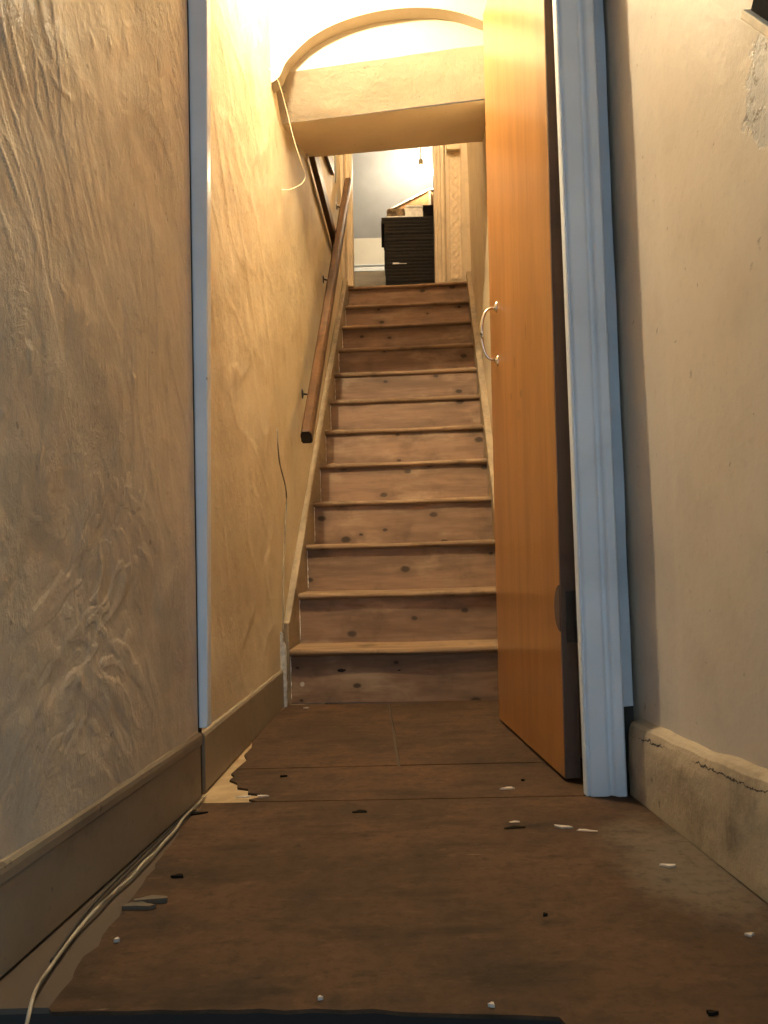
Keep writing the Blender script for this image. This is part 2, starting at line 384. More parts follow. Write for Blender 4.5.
# ---------------------------------------------------------------- right walls
def rw(u, v):
    y = -.2 + (1.93 + .2) * u; z = .10 + 2.5 * v
    r = noise.noise(Vector((y * 2.6, z * 1.6, 2.3))) * .006 + noise.noise(Vector((y * 9, z * 5, 1.9))) * .0012
    step = .0012 / (1 + math.exp(-(y - 1.62 - .03 * noise.noise(Vector((0, z * 1.5, 4)))) * 160))   # slight step in the surface towards the frame
    return (XR(y) + .027 + r * .8 + step, y, z)
mb = MB().grid(rw, 200, 200)
mb.prism([(XR(-1.5) + .04, -1.5, 0), (XR(1.93) + .05, 1.93, 0), (XR(1.93) + .25, 1.93, 0), (XR(-1.5) + .25, -1.5, 0)], (0, 0, 2.6))
struct(obj('wall_right', mb, M['plaster_right'], normals=False, smooth=True))
def ledge(u, v):
    y = .2 + (1.86 - .2) * u
    top = .157 + (1.86 - y) * .046 + .006 * noise.noise(Vector((y * 9, 0, 1)))
    pr = [(0, -.002), (0, .25), (0, .5), (.001, .78), (.004, .90), (.007, .96), (.014, 1.0), (.032, 1.05)]
    k = v * (len(pr) - 1); i = min(int(k), len(pr) - 2); t = k - i
    dx = pr[i][0] * (1 - t) + pr[i + 1][0] * t; z = (pr[i][1] * (1 - t) + pr[i + 1][1] * t) * top
    r = noise.noise(Vector((y * 9, z * 14, 3.1))) * .003 + noise.noise(Vector((y * 30, z * 34, 3.1))) * .0012
    return (XR(y) + dx + r * min(1, v * 4), y, z)
mb = MB().grid(ledge, 160, 42)
mb.prism([(XR(.2) + .004, .2, 0), (XR(1.86) + .004, 1.86, 0), (XR(1.86) + .05, 1.86, 0), (XR(.2) + .05, .2, 0)], (0, 0, .14))
mb.prism([(XR(-1.4) + .001, -1.4, 0), (XR(.2) + .001, .2, 0), (XR(.2) + .05, .2, 0), (XR(-1.4) + .05, -1.4, 0)], (0, 0, .2))
struct(obj('baseboard_right', mb, M['ledge'], normals=False, smooth=True))
mb = MB()
mb.prism([(.50, 1.97, 0), (XRW(3.1), 3.1, 0), (XRW(3.1) + .2, 3.1, 0), (.7, 1.97, 0)], (0, 0, 3.05))
struct(obj('wall_inner_right', mb, M['plaster_inner']))
def srw(u, v):
    y = 3.10 + 2.5 * u; z = 5.0 * v
    return (XRW(y) + noise.noise(Vector((y * 3.5, z * 3, 8.3))) * .005, y, z)
mb = MB().grid(srw, 90, 160)
mb.prism([(XRW(3.1) + .02, 3.1, 0), (XRW(5.62) + .02, 5.62, 0), (XRW(5.62) + .15, 5.62, 0), (XRW(3.1) + .15, 3.1, 0)], (0, 0, 5.0))
struct(obj('wall_stair_right', mb, M['plaster_inner'], normals=False, smooth=True))
# wall the doorway is cut through
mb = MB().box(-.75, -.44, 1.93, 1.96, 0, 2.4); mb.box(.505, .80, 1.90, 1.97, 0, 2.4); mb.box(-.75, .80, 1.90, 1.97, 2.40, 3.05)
struct(obj('wall_doorway', mb, M['gap_shade']))

# ---------------------------------------------------------------- ceilings, floors
struct(obj('ceiling', MB().box(-1.0, .95, -1.5, 1.90, 2.6, 2.7), M['ceiling']))
struct(obj('ceiling_inner', MB().box(-.62, .75, 1.97, 3.20, 3.05, 3.15), M['ceiling']))
struct(obj('floor', MB().box(-.9, .8, 1.05, 3.30, -.40, -.005), M['floor_pale']))
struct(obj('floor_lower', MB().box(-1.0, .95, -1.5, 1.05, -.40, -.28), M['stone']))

def sheet(name, poly, label, t=.005, mat='floor_sheet'):
    o = obj(name, MB().prism([(x, y, -t) for x, y in poly], (0, 0, t)), M[mat])
    return tag(o, label, 'floor board')
def rag(a, b, n, amp, sd):
    out = []
    for i in range(n + 1):
        t = i / n; k = 0 if i in (0, n) else 1
        out.append((a[0] + (b[0] - a[0]) * t + k * amp * noise.noise(Vector((i * 1.7, sd, 0))), a[1] + (b[1] - a[1]) * t + k * amp * noise.noise(Vector((i * 1.3, sd, 5)))))
    return out
front = rag((-.517, 1.046), (-.10, 1.022), 12, .008, 1) + rag((-.10, 1.022), (.187, .990), 8, .006, 2)[1:] + rag((.187, .990), (.20, .955), 3, .003, 3)[1:] + rag((.20, .955), (.578, .94), 5, .006, 4)[1:]
sheet('floorboard', rag((-.418, 1.030), (-.10, 1.022), 10, .008, 1) + front[13:] + [(.536, 1.70), (.520, 1.852), (.424, 1.855), (-.026, 1.867), (-.36, 1.878), (-.424, 1.881)] + rag((-.425, 1.87), (-.425, 1.04), 26, .016, 11),
      'large front board of brown floor sheeting, nearest the camera, with a ragged front edge')
mid = [(.424, 1.859), (.50, 1.985), (.495, 2.155), (.331, 2.158)] + [(-.06, 2.166), (-.40, 2.172)] + [(-.405, 2.13), (-.392, 2.105), (-.398, 2.07), (-.374, 2.04), (-.366, 2.0), (-.338, 1.985), (-.333, 1.95), (-.303, 1.94), (-.300, 1.915), (-.322, 1.90), (-.30, 1.882)] + [(-.026, 1.871)]
sheet('floorboard', mid, 'narrow cross board of brown floor sheeting just inside the doorway, with a broken left corner')
lft = [(.017, 2.170)] + rag((.017, 2.172), (-.006, 3.10), 9, .004, 7)[1:] + [(-.372, 3.10), (-.385, 3.0), (-.418, 2.70), (-.415, 2.52), (-.40, 2.42), (-.406, 2.33), (-.388, 2.27), (-.394, 2.23), (-.40, 2.176)]
sheet('floorboard', lft, 'brown floor board at the stair foot, left of the cracked seam')
rgt = rag((.002, 3.10), (.024, 2.172), 9, .004, 7) + [(.331, 2.164), (.495, 2.160), (.487, 2.6), (.474, 3.10)]
sheet('floorboard', rgt, 'brown floor board at the stair foot, right of the cracked seam, under the open door')

# ---------------------------------------------------------------- door frame (left post, right post with architrave)
mb = MB().hexa([(-.440, 1.930, .155), (-.4195, 1.930, .155), (-.4195, 1.972, .155), (-.440, 1.972, .155), (-.440, 1.930, 2.4), (-.386, 1.930, 2.4), (-.386, 1.972, 2.4), (-.440, 1.972, 2.4)])
struct(obj('trim_left_post', mb, M['white'], bevel=.003))
pr = [(.4275, 1.876), (.427, 1.866), (.4285, 1.853), (.431, 1.849), (.4335, 1.853), (.4355, 1.853), (.438, 1.848), (.442, 1.846), (.472, 1.846), (.476, 1.847), (.479, 1.851), (.483, 1.8525), (.488, 1.850), (.492, 1.844), (.497, 1.841), (.512, 1.841), (.516, 1.845), (.517, 1.853), (.517, 1.876)]
struct(obj('trim_right_architrave', MB().prism([(x, y, 0) for x, y in pr], (0, 0, 2.4)), M['white'], bevel=.0012))
pr = [(.5165, .188)] + [(.5455 + .0022 * noise.noise(Vector((z * 5, 0, 2))), z) for z in [.19 + i * .0442 for i in range(51)]] + [(.5165, 2.4)]
struct(obj('trim_right_backboard', MB().prism([(x, 1.872, z) for x, z in pr], (0, .022, 0)), M['white_rough'], bevel=.001))
struct(obj('trim_right_lining', MB().box(.452, .515, 1.877, 1.985, 0, 2.4), M['jamb'], bevel=.002))
struct(obj('trim_header', MB().box(-.44, .517, 1.85, 1.97, 2.36, 2.44), M['white'], bevel=.003))

# ---------------------------------------------------------------- door, swung open against the right
H0, H1 = Vector((.406, 1.968)), Vector((.352, 2.698)); d = (H1 - H0).normalized(); nrm = Vector((d.y, -d.x))   # towards +x
def DP(t, off, z): p = H0 + d * t + nrm * off; return (p.x + .0115 * z, p.y, z)
L_ = (H1 - H0).length
door = struct(empty('door_1', (H0.x, H0.y, .008)), 'orange varnished plywood door standing open on the right of the passage', 'door')
T = .038
mb = MB().hexa([DP(.004, 0, .008), DP(L_, 0, .008), DP(L_, T, .008), DP(.004, T, .008), DP(.004, 0, 2.355), DP(L_, 0, 2.355), DP(L_, T, 2.355), DP(.004, T, 2.355)])
obj('door_leaf', mb, M['door'], door, bevel=.002)
mb = MB().hexa([DP(-.003, .001, .009), DP(.004, .001, .009), DP(.004, T - .001, .009), DP(-.003, T - .001, .009), DP(-.003, .001, 2.354), DP(.004, .001, 2.354), DP(.004, T - .001, 2.354), DP(-.003, T - .001, 2.354)])
obj('edge_strip', mb, M['door_edge'], door)['label'] = 'dark brown hinge edge'
for zc in (.385, 1.99):
    mb = MB().hexa([DP(-.0055, .012, zc - .06), DP(-.003, .012, zc - .06), DP(-.003, T, zc - .06), DP(-.0055, T, zc - .06), DP(-.0055, .012, zc + .06), DP(-.003, .012, zc + .06), DP(-.003, T, zc + .06), DP(-.0055, T, zc + .06)])
    c = DP(-.005, T + .004, 0)
    mb.tube([(c[0], c[1], zc - .062), (c[0], c[1], zc + .062)], .006, 12)
    obj('hinge', mb, M['iron'], door)
# crescent gouge on the face beside the lower hinge
pts = []
for i in range(9):
    w = -1.2 + 2.4 * i / 8; pts.append(DP(.05 - .034 * math.cos(w) * 1.0 + .0, -.0006, .41 + .055 * math.sin(w)))
pts2 = [DP(.004 + .0, -.0006, .41 + .055 * math.sin(-1.2 + 2.4 * i / 8)) for i in range(9)][::-1]
cres = [DP(.004 + .046 * math.cos(-PI / 2 + PI * i / 12), -.0008, .405 + .055 * math.sin(-PI / 2 + PI * i / 12)) for i in range(13)]
obj('hinge_rebate', MB().prism(cres, (nrm.x * .003, nrm.y * .003, 0)), M['door_edge'], door)['label'] = 'dark crescent gouge beside the lower hinge'
# D pull handle
zt, zb_ = 1.316, 1.150; tt = .622; out = []
for i in range(21):
    w = PI * i / 20; out.append(DP(tt, -.004 - .047 * math.sin(w) ** .6, (zt + zb_) / 2 + (zt - zb_) / 2 * math.cos(w)))
rad = [.0035 + .0022 * math.sin(PI * i / 20) for i in range(21)]
ha = obj('handle', MB().tube(out, rad, 12, True, 1.3), M['chrome'], door, smooth=True); ha['label'] = 'chrome pull handle'
for zz in (zt + .003, zb_ - .003):
    c = DP(tt, 0, zz); mb = MB()
    prof = [(.013, 0), (.013, .002), (.009, .005), (.005, .009)]
    o_ = len(mb.v)
    mb.tube([DP(tt, -h, zz) for r, h in prof], [r for r, h in prof], 14, True, .8, 1.4)
    obj('handle_rose', mb, M['chrome'], ha, smooth=True)

# ---------------------------------------------------------------- staircase
PH = .0657; cp, sp_ = math.cos(PH), math.sin(PH)
D0, G, R_ = 3.084, .226, .2
def SP(x, y, z): return (x * 1.0 + sp_ * y, y * cp - sp_ * x, z)
XA, XB = -.5705, .240
stair = tag(empty('staircase', (.03, 3.1, 0)), 'steep narrow flight of bare worn pine stairs rising to the upper room', 'staircase')
for k in range(1, 13):
    y0 = D0 + G * (k - 1); z = R_ * k
    # riser board (slightly bowed plank)
    zt_ = z - .026; zl = .012 if k > 1 else 0
    mb = MB().hexa([SP(XA, y0 + .022, z - R_ - zl), SP(XB, y0 + .022, z - R_ - zl), SP(XB, y0 + .042, z - R_ - zl), SP(XA, y0 + .042, z - R_ - zl),
                    SP(XA, y0 + .022, zt_), SP(XB, y0 + .022, zt_), SP(XB, y0 + .042, zt_), SP(XA, y0 + .042, zt_)])
    obj('riser', mb, M['riser'], stair)
    prof = []
    for i in range(9):
        w = -PI / 2 - PI * i / 8; prof.append((y0 + .013 + .013 * math.cos(w), z - .013 + .013 * math.sin(w)))
    dep = y0 + G + .022 if k < 12 else y0 + .09
    prof += [(dep, z), (dep, z - .026)]
    nseg = 24; vs = []; fs = []; n = len(prof)
    for j in range(nseg + 1):
        t = j / nseg; x = XA + (XB - XA) * t
        wv = .0035 * noise.noise(Vector((x * 5, k * 3.1, 0))) ; sag = -.004 * math.exp(-((t - .5) / .28) ** 2)   # worn hollow in the middle
        for i, (yy, zz) in enumerate(prof):
            vs.append(SP(x, yy + (wv if i < 9 else 0), zz + (sag if i < 10 and zz > z - .014 else 0) + wv * .4))
    for j in range(nseg):
        for i in range(n):
            fs.append((j * n + i, j * n + (i + 1) % n, (j + 1) * n + (i + 1) % n, (j + 1) * n + i))
    fs += [tuple(range(n))[::-1], tuple(nseg * n + i for i in range(n))]
    obj('tread', MB().add(vs, fs), M['tread'], stair)
def strg(x0, x1):
    # sloping side board beside the steps
    up = .085; pts = [(D0 - .0, 0), (D0 - .0, .30), (D0 + .03, R_ + up + .02)]
    ye = D0 + 11 * G
    pts += [(ye, 12 * R_ + up - .02), (ye + .09, 12 * R_ + .055), (ye + .09, 12 * R_ - .26), (D0 + .36, 0)]
    a = [SP(x0, y, z) for y, z in pts]; b = [SP(x1, y, z) for y, z in pts]; n = len(pts)
    return MB().add(a + b, [tuple(range(n))[::-1], tuple(range(n, 2 * n))] + [(i, (i + 1) % n, n + (i + 1) % n, n + i) for i in range(n)])
obj('side_board', strg(XA - .030, XA), M['string'], stair, bevel=.004)
obj('side_board', strg(XB, XB + .034), M['string'], stair, bevel=.004)
# flakes of old paint left along the step ends
for k in range(1, 12):
    y0 = D0 + G * (k - 1); zz = [R_ * (k - 1) + .015 + .16 * q / 14 for q in range(15)]; vs = []; fs = []
    for q, z in enumerate(zz):
        w = .0008 + .0045 * max(0, noise.noise(Vector((q * .9, k * 4.4, 2))) + .15)
        vs += [SP(XA, y0 + .0205, z), SP(XA + w, y0 + .0205, z), SP(XA + w, y0 + .0225, z), SP(XA, y0 + .0225, z)]
    fs = [(3, 2, 1, 0), (56, 57, 58, 59)] + [(q * 4 + e, q * 4 + (e + 1) % 4, (q + 1) * 4 + (e + 1) % 4, (q + 1) * 4 + e) for q in range(14) for e in range(4)]
    mb = MB().add(vs, fs)
    obj('paint_residue', mb, M['paper'], stair)['label'] = 'cream paint residue down the riser edge'
# ragged grey filler at the foot of the left string
vs = []; nn = 16
for j in range(nn + 1):
    z = .27 * j / nn; a = .004 * noise.noise(Vector((j * .9, 3, 0))); b = .005 * noise.noise(Vector((j * .8, 9, 0)))
    w = .024 if j < nn - 2 else .014
    vs += [(-.398 + a, 3.062 + b * .4, z), (-.398 + a + w, 3.060 + b * .4, z), (-.398 + a + w, 3.082, z), (-.398 + a, 3.082, z)]
fs = [(3, 2, 1, 0), tuple(nn * 4 + i for i in range(4))] + [(j * 4 + i, j * 4 + (i + 1) % 4, (j + 1) * 4 + (i + 1) % 4, (j + 1) * 4 + i) for j in range(nn) for i in range(4)]
tag(obj('filler_strip', MB().add(vs, fs), M['filler']), 'ragged strip of pale grey filler up the corner left of the bottom step', 'filler')

# ---------------------------------------------------------------- arch, recess and lintel over the stair foot
AY, AD = 3.115, 3.19
arch = [(-.40, 2.33), (-.375, 2.338), (-.356, 2.352), (-.343, 2.372), (-.328, 2.406), (-.300, 2.441), (-.231, 2.505), (-.135, 2.557), (-.02, 2.593), (.10, 2.611), (.226, 2.610), (.339, 2.588), (.452, 2.541), (.50, 2.512)]
def sm(a, k=3):
    out = []
    for i in range(len(a) - 1):
        p0, p1, p2, p3 = a[max(i - 1, 0)], a[i], a[i + 1], a[min(i + 2, len(a) - 1)]
        for j in range(k):
            t = j / k
            out.append(tuple(.5 * ((2 * p1[c]) + (-p0[c] + p2[c]) * t + (2 * p0[c] - 5 * p1[c] + 4 * p2[c] - p3[c]) * t * t + (-p0[c] + 3 * p1[c] - 3 * p2[c] + p3[c]) * t ** 3) for c in (0, 1)))
    return out + [a[-1]]
arch = [(x * AY / 3.03 if x > -.39 else x - .01, .537 + (z - .537) * AY / 3.03) for x, z in arch]
ac = sm(arch); mb = MB()
f0 = [(x, AY, z) for x, z in ac]; t0 = [(x, AY, 3.05) for x, z in ac]; f1 = [(x, 3.19, z) for x, z in ac]; t1 = [(x, 3.19, 3.05) for x, z in ac]
n = len(ac)
mb.add(f0 + t0, [(i, i + 1, n + i + 1, n + i) for i in range(n - 1)])
mb.add(f0 + f1, [(i, i + 1, n + i + 1, n + i) for i in range(n - 1)])
mb.add(f1 + t1, [(i, i + 1, n + i + 1, n + i) for i in range(n - 1)])
struct(obj('wall_arch', mb, M['arch'], normals=False))
# bulkhead: recess back, sloping lintel face, soffit that follows the stair; cross sections at left and right ends
lp = [(3.19, 3.05), (3.19, 2.461), (3.345, 2.340), (4.09, 2.560), (4.09, 5.0)]
rp = [(3.19, 3.05), (3.17, 2.558), (3.29, 2.405), (4.06, 2.615), (4.06, 5.0)]
def bk(seg, u, v):
    a0, a1, b0, b1 = lp[seg], lp[seg + 1], rp[seg], rp[seg + 1]
    x = -.42 + u * (1.02 if seg > 1 else .94)
    yl = a0[0] + (a1[0] - a0[0]) * v; zl = a0[1] + (a1[1] - a0[1]) * v; yr = b0[0] + (b1[0] - b0[0]) * v; zr = b0[1] + (b1[1] - b0[1]) * v
    y = yl + (yr - yl) * u; z = zl + (zr - zl) * u
    e = min(1, v * 6, (1 - v) * 6); dn = noise.noise(Vector((x * 5, y * 6, z * 9))) * .004 * e
    wob = .003 * noise.noise(Vector((x * 8, seg + (0 if v < .5 else 1), 2)))
    return (x, y + dn, z + wob)
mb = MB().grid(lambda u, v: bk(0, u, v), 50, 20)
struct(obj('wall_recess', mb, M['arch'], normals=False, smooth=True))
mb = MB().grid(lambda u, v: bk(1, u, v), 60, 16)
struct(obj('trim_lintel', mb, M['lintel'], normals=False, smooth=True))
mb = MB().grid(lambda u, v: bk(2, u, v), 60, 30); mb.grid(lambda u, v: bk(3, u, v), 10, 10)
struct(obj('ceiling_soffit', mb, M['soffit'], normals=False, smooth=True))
struct(obj('ceiling_landing', MB().box(-.6, 1.2, 4.0, 5.75, 5.0, 5.1), M['ceiling']))

# ---------------------------------------------------------------- landing and doorway to the upper room
ZL = 2.4
struct(obj('floor_landing', MB().box(-.3, .75, 5.625, 5.72, ZL - .1, ZL - .001), M['tread']))
mb = MB().box(-.30, -.215, 5.60, 5.68, ZL, 5.0); mb.box(.475, .80, 5.60, 5.68, ZL, 5.0); mb.box(-.215, .475, 5.60, 5.68, 4.2, 5.0)
struct(obj('wall_landing', mb, M['jamb']))
pr = [(-.218, 5.60), (-.218, 5.585), (-.205, 5.575), (-.185, 5.575), (-.18, 5.583), (-.168, 5.583), (-.163, 5.60), (-.163, 5.69), (-.218, 5.69)]
a = [(x, y, ZL) for x, y in pr]; b = [(x + .016, y, 4.2) for x, y in pr]; n = len(pr)
struct(obj('trim_landing_left_jamb', MB().add(a + b, [tuple(range(n))[::-1], tuple(range(n, 2 * n))] + [(i, (i + 1) % n, n + (i + 1) % n, n + i) for i in range(n)]), M['jamb']))
pr = [(.398, 5.60), (.398, 5.583), (.412, 5.580), (.418, 5.572), (.438, 5.572), (.444, 5.580), (.462, 5.578), (.472, 5.585), (.478, 5.60), (.478, 5.69), (.398, 5.69)]
a = [(x, y, ZL) for x, y in pr]; b = [(x + .024, y, 4.2) for x, y in pr]; n = len(pr)
struct(obj('trim_landing_right_jamb', MB().add(a + b, [tuple(range(n))[::-1], tuple(range(n, 2 * n))] + [(i, (i + 1) % n, n + (i + 1) % n, n + i) for i in range(n)]), M['jamb']))
# embossed wallpaper strip: scrolling relief between two beads
def em(u, v):
    x = .492 + .088 * u + .018 * (v); z = ZL + .03 + .92 * v
    c = u - .5; ph = z * 62
    h = .003 * math.exp(-((c - .22 * math.sin(ph)) / .09) ** 2) + .003 * math.exp(-((c + .22 * math.sin(ph)) ** 2 / .006)) * (.5 + .5 * math.sin(ph * 2))
    if abs(c) > .42: h = .005
    return (x, 5.597 - h, z)
tag(obj('wallpaper_strip', MB().grid(em, 28, 420), M['emboss'], normals=False, smooth=True), 'narrow strip of embossed scroll wallpaper beside the upper doorway', 'wallpaper')
tag(obj('corbel_block', MB().box(.500, .588, 5.55, 5.60, 3.325, 3.375), M['jamb'], bevel=.004), 'small cream block at the head of the embossed strip', 'block')

# upper room
RY = 7.8
mb = MB().box(-.95, 1.45, 5.69, 8.0, ZL - .1, ZL); struct(obj('floor_room', mb, M['wainscot']))
mb = MB().box(-.95, 1.45, RY, RY + .1, ZL, 3.60); struct(obj('wall_room_back', mb, M['room_low']))
mb = MB().prism([(-.95, RY + .05, 3.57), (-.95, 6.9, 4.46), (-.95, 6.9, 4.56), (-.95, RY + .05, 3.67)], (2.4, 0, 0)); struct(obj('ceiling_room_slope', mb, M['room']))
struct(obj('ceiling_room', MB().box(-.95, 1.45, 5.69, 6.9, 4.46, 4.56), M['room']))
mb = MB().box(-1.0, -.9, 5.69, 7.9, ZL, 4.5); struct(obj('wall_room_left', mb, M['room']))
mb = MB().box(1.4, 1.5, 5.69, 7.9, ZL, 4.5); struct(obj('wall_room_right', mb, M['room']))
mb = MB().box(-1.0, -.30, 5.64, 5.70, ZL, 4.5); mb.box(.80, 1.5, 5.64, 5.70, ZL, 4.5); struct(obj('wall_room_front', mb, M['room']))
mb = MB().prism([(-.9, RY, 3.34), (-.9, RY - .022, 3.335), (-.9, RY - .03, 3.325), (-.9, RY - .015, 3.312), (-.9, RY - .015, 3.275), (-.9, RY, 3.27)], (2.3, 0, 0))
struct(obj('trim_dado_rail', mb, M['white']))
struct(obj('trim_wainscot', MB().box(-.9, 1.4, RY - .012, RY, ZL, 3.27), M['wainscot']))
tag(obj('seam_batten', MB().prism([(-.9, 7.18, 4.235), (-.9, 7.22, 4.195), (-.9, 7.215, 4.185), (-.9, 7.17, 4.228)], (2.3, 0, 0)), M['room']), kind='structure')
bpy.data.objects['seam_batten'].name = 'trim_ceiling_seam'

# stack of dark flat boxes
SY0, SY1 = 6.45, 7.0
z = ZL; i = 0; nb = 30; zt_ = 3.235
hh = (zt_ - ZL) / nb
proto = None
for i in range(nb):
    w0 = .064 + random.uniform(-.003, .003) + .004 * math.sin(i * .8) + (.006 if i < 18 else 0) - (.02 if i >= nb - 2 else 0)
    y0 = SY0 + random.uniform(-.003, .003); z0 = ZL + hh * i
    if proto is None:
        mb = MB(); mb.box(0, .468, 0, .5, 0, hh * .93)
        mb.box(.01, .458, -.004, .0, hh * .25, hh * .7)
        proto = obj('flat_box', mb, M['black_card'], bevel=.003, origin=(0, 0, 0)); o = proto
    else:
        o = proto.copy(); C.objects.link(o)
    o.location = Vector((w0, y0, z0)) * S; o.rotation_euler = (0, 0, random.uniform(-.006, .006))
    if i == 16:
        ps = obj('paper_slip', MB().box(.05, .10, -.010, -.004, .006, .017).box(.10, .16, -.009, -.004, .007, .011), M['paper'], origin=(0, 0, 0)); ps.parent = o; ps.location = (0, 0, 0); ps['label'] = 'thin white slip of paper on the front edge'
    if i == nb - 1: tag(o, 'dark flat box on top of the tall stack, jutting out to the left', 'box', 'dark flat boxes in the tall stack')
    else: tag(o, 'dark flat box within the tall stack seen through the upper doorway, below the topmost', 'box', 'dark flat boxes in the tall stack')
TZ = ZL + hh * nb
def crumpled(x0, x1, y0, y1, z0, z1, sd, amp):
    def f(u, v):
        a = u * 2 * PI; b = (v - .5) * PI
        x = math.cos(a) * math.cos(b); y = math.sin(a) * math.cos(b); zz = math.sin(b)
        sg = lambda q: math.copysign(abs(q) ** .45, q)
        x, y, zz = sg(x), sg(y), sg(zz); k = 1 + amp * noise.noise(Vector((x * 2 + sd, y * 2, zz * 2)))
        return ((x0 + x1) / 2 + (x1 - x0) / 2 * x * k, (y0 + y1) / 2 + (y1 - y0) / 2 * y * k, max(z0, (z0 + z1) / 2 + (z1 - z0) / 2 * zz * k))
    return MB().grid(f, 32, 18)
tag(obj('paper_sheaf', MB().box(.085, .30, 6.47, 6.9, TZ + .001, TZ + .018), M['paper'], bevel=.003), 'thin white sheaf of paper flat on the dark stack, under the brown bundle', 'paper')
tag(obj('cloth_bundle', crumpled(.088, .232, 6.50, 6.72, TZ + .019, TZ + .108, 2, .28), M['mixed_brown'], smooth=True), 'crumpled brown and olive bundle at the left end of the stack top', 'bundle')
o = obj('paper_pile', MB().box(.235, .385, 6.52, 6.88, TZ + .019, TZ + .075).box(.228, .372, 6.53, 6.86, TZ + .076, TZ + .105).box(.24, .38, 6.52, 6.85, TZ + .106, TZ + .125), M['paper'], bevel=.004)
tag(o, 'thick pile of bright white paper in the middle of the stack top', 'paper')
tag(obj('black_case', MB().box(.378, .54, 6.46, 6.515, TZ + .019, TZ + .115).box(.39, .53, 6.452, 6.46, TZ + .03, TZ + .105), M['black'], bevel=.005), 'small black case at the right end of the stack top', 'case')
bpy.data.objects['black_case'].location.z -= .018 * S
# brown cardboard carton behind, its top edge rising to the right
mb = MB().prism([(.115, 7.10, ZL), (.62, 7.10, ZL), (.62, 7.10, 3.80), (.47, 7.10, 3.735), (.115, 7.10, 3.585)], (0, .10, 0))
mb = MB().prism([(.115, 7.10, ZL), (.60, 7.10, ZL), (.60, 7.10, 3.74), (.47, 7.10, 3.73), (.12, 7.10, 3.56)], (0, .12, 0))
cb = tag(obj('cardboard_panel', mb, M['cardboard'], bevel=.004), 'brown board with a slanting top edge standing behind the dark stack', 'board')
obj('edge_trim', MB().prism([(.10, 7.085, 3.555), (.47, 7.085, 3.735), (.60, 7.085, 3.745), (.60, 7.085, 3.757), (.465, 7.085, 3.748), (.10, 7.085, 3.567)], (0, .14, 0)), M['paper'], cb)['label'] = 'pale slanting top edge'
obj('corner_post', MB().box(.465, .485, 7.07, 7.10, ZL, 3.72), M['wainscot'], cb)

# ---------------------------------------------------------------- handrail on the stair wall
def plane(y, off): return XW(y) + off
hr = tag(empty('handrail', (plane(3.4, .05), 3.4, 1.05)), 'varnished brown handrail climbing the left stair wall on metal brackets', 'handrail')
pA = Vector((plane(3.39, .062), 3.39, 1.040)); pB = Vector((plane(5.50, .06), 5.50, 3.09)); t = (pB - pA).normalized()
side = Vector((1, -.06, 0)).normalized(); upv = side.cross(t).normalized()
if upv.z < 0: upv = -upv
def rect_rail(a, b, w, h, up, sd, n=1):
    mb = MB(); pr = [(-w, -h * .7), (-w * .7, -h), (w * .7, -h), (w, -h * .7), (w, h * .45), (w * .6, h), (-w * .6, h), (-w, h * .45)]
    return mb.add([tuple(a + sd * p + up * q) for p, q in pr] + [tuple(b + sd * p + up * q) for p, q in pr], [tuple(range(8))[::-1], tuple(range(8, 16))] + [(i, (i + 1) % 8, 8 + (i + 1) % 8, 8 + i) for i in range(8)])
obj('rail', rect_rail(pA, pB, .024, .030, upv, side), M['rail'], hr, bevel=.003)
obj('end_cap', rect_rail(pA - t * .004, pA, .0235, .0295, upv, side), M['iron'], hr)['label'] = 'dark painted lower end of the rail'
for s_ in (.13, .52, .88):
    p = pA.lerp(pB, s_); q = Vector((XW(p.y) + .004, p.y, p.z - .012)); br = MB().tube([p - upv * .024, p - upv * .045 - side * .015, q + Vector((.006, 0, -.02))], .0045, 8)
    b_ = obj('bracket', br, M['iron'], hr, smooth=True)
    obj('wall_rose', MB().lathe([(.022, 0), (.022, .003), (.012, .007)], (q.x, q.y, q.z - .02), 18, 'x'), M['iron'], b_)
# dark horizontal board at landing level along the left wall, with its gloss white strip
def board(y0, y1, z0a, z1a, z0b, z1b, o0, o1):
    return MB().hexa([(XW(y0) + o0, y0, z0a), (XW(y0) + o1, y0, z0a), (XW(y1) + o1, y1, z0b), (XW(y1) + o0, y1, z0b), (XW(y0) + o0, y0, z1a), (XW(y0) + o1, y0, z1a), (XW(y1) + o1, y1, z1b), (XW(y1) + o0, y1, z1b)])
g1 = tag(obj('guard_rail', board(3.98, 4.98, 2.57, 2.675, 2.46, 2.525, 0, .030), M['rail'], bevel=.004), 'dark brown rail dropping along the left wall under the bulkhead, above the handrail', 'rail')
obj('end_block', board(4.96, 5.02, 2.395, 2.46, 2.39, 2.45, 0, .03), M['iron'], g1)
obj('white_edge', board(3.98, 4.75, 2.70, 2.79, 2.60, 2.625, 0, .012), M['white'], g1)['label'] = 'glossy white upper edge'
obj('white_lower_edge', board(3.98, 4.9, 2.50, 2.535, 2.40, 2.43, 0, .010), M['jamb'], g1)['label'] = 'cream lower edge'
tag(obj('guard_rail', board(4.64, 5.02, 2.86, 3.02, 2.91, 2.99, 0, .022), M['rail'], bevel=.003), 'short dark rail end high on the left stair wall, right of the long dark rail', 'rail')
mb = MB().tube([(XW(5.2) + .008, 5.2, 2.95), (XW(5.2) + .008, 5.2, 3.5)], .006, 8)
tag(obj('white_pipe', mb, M['white'], smooth=True), 'thin white upright pipe on the wall left of the upper doorway', 'pipe')

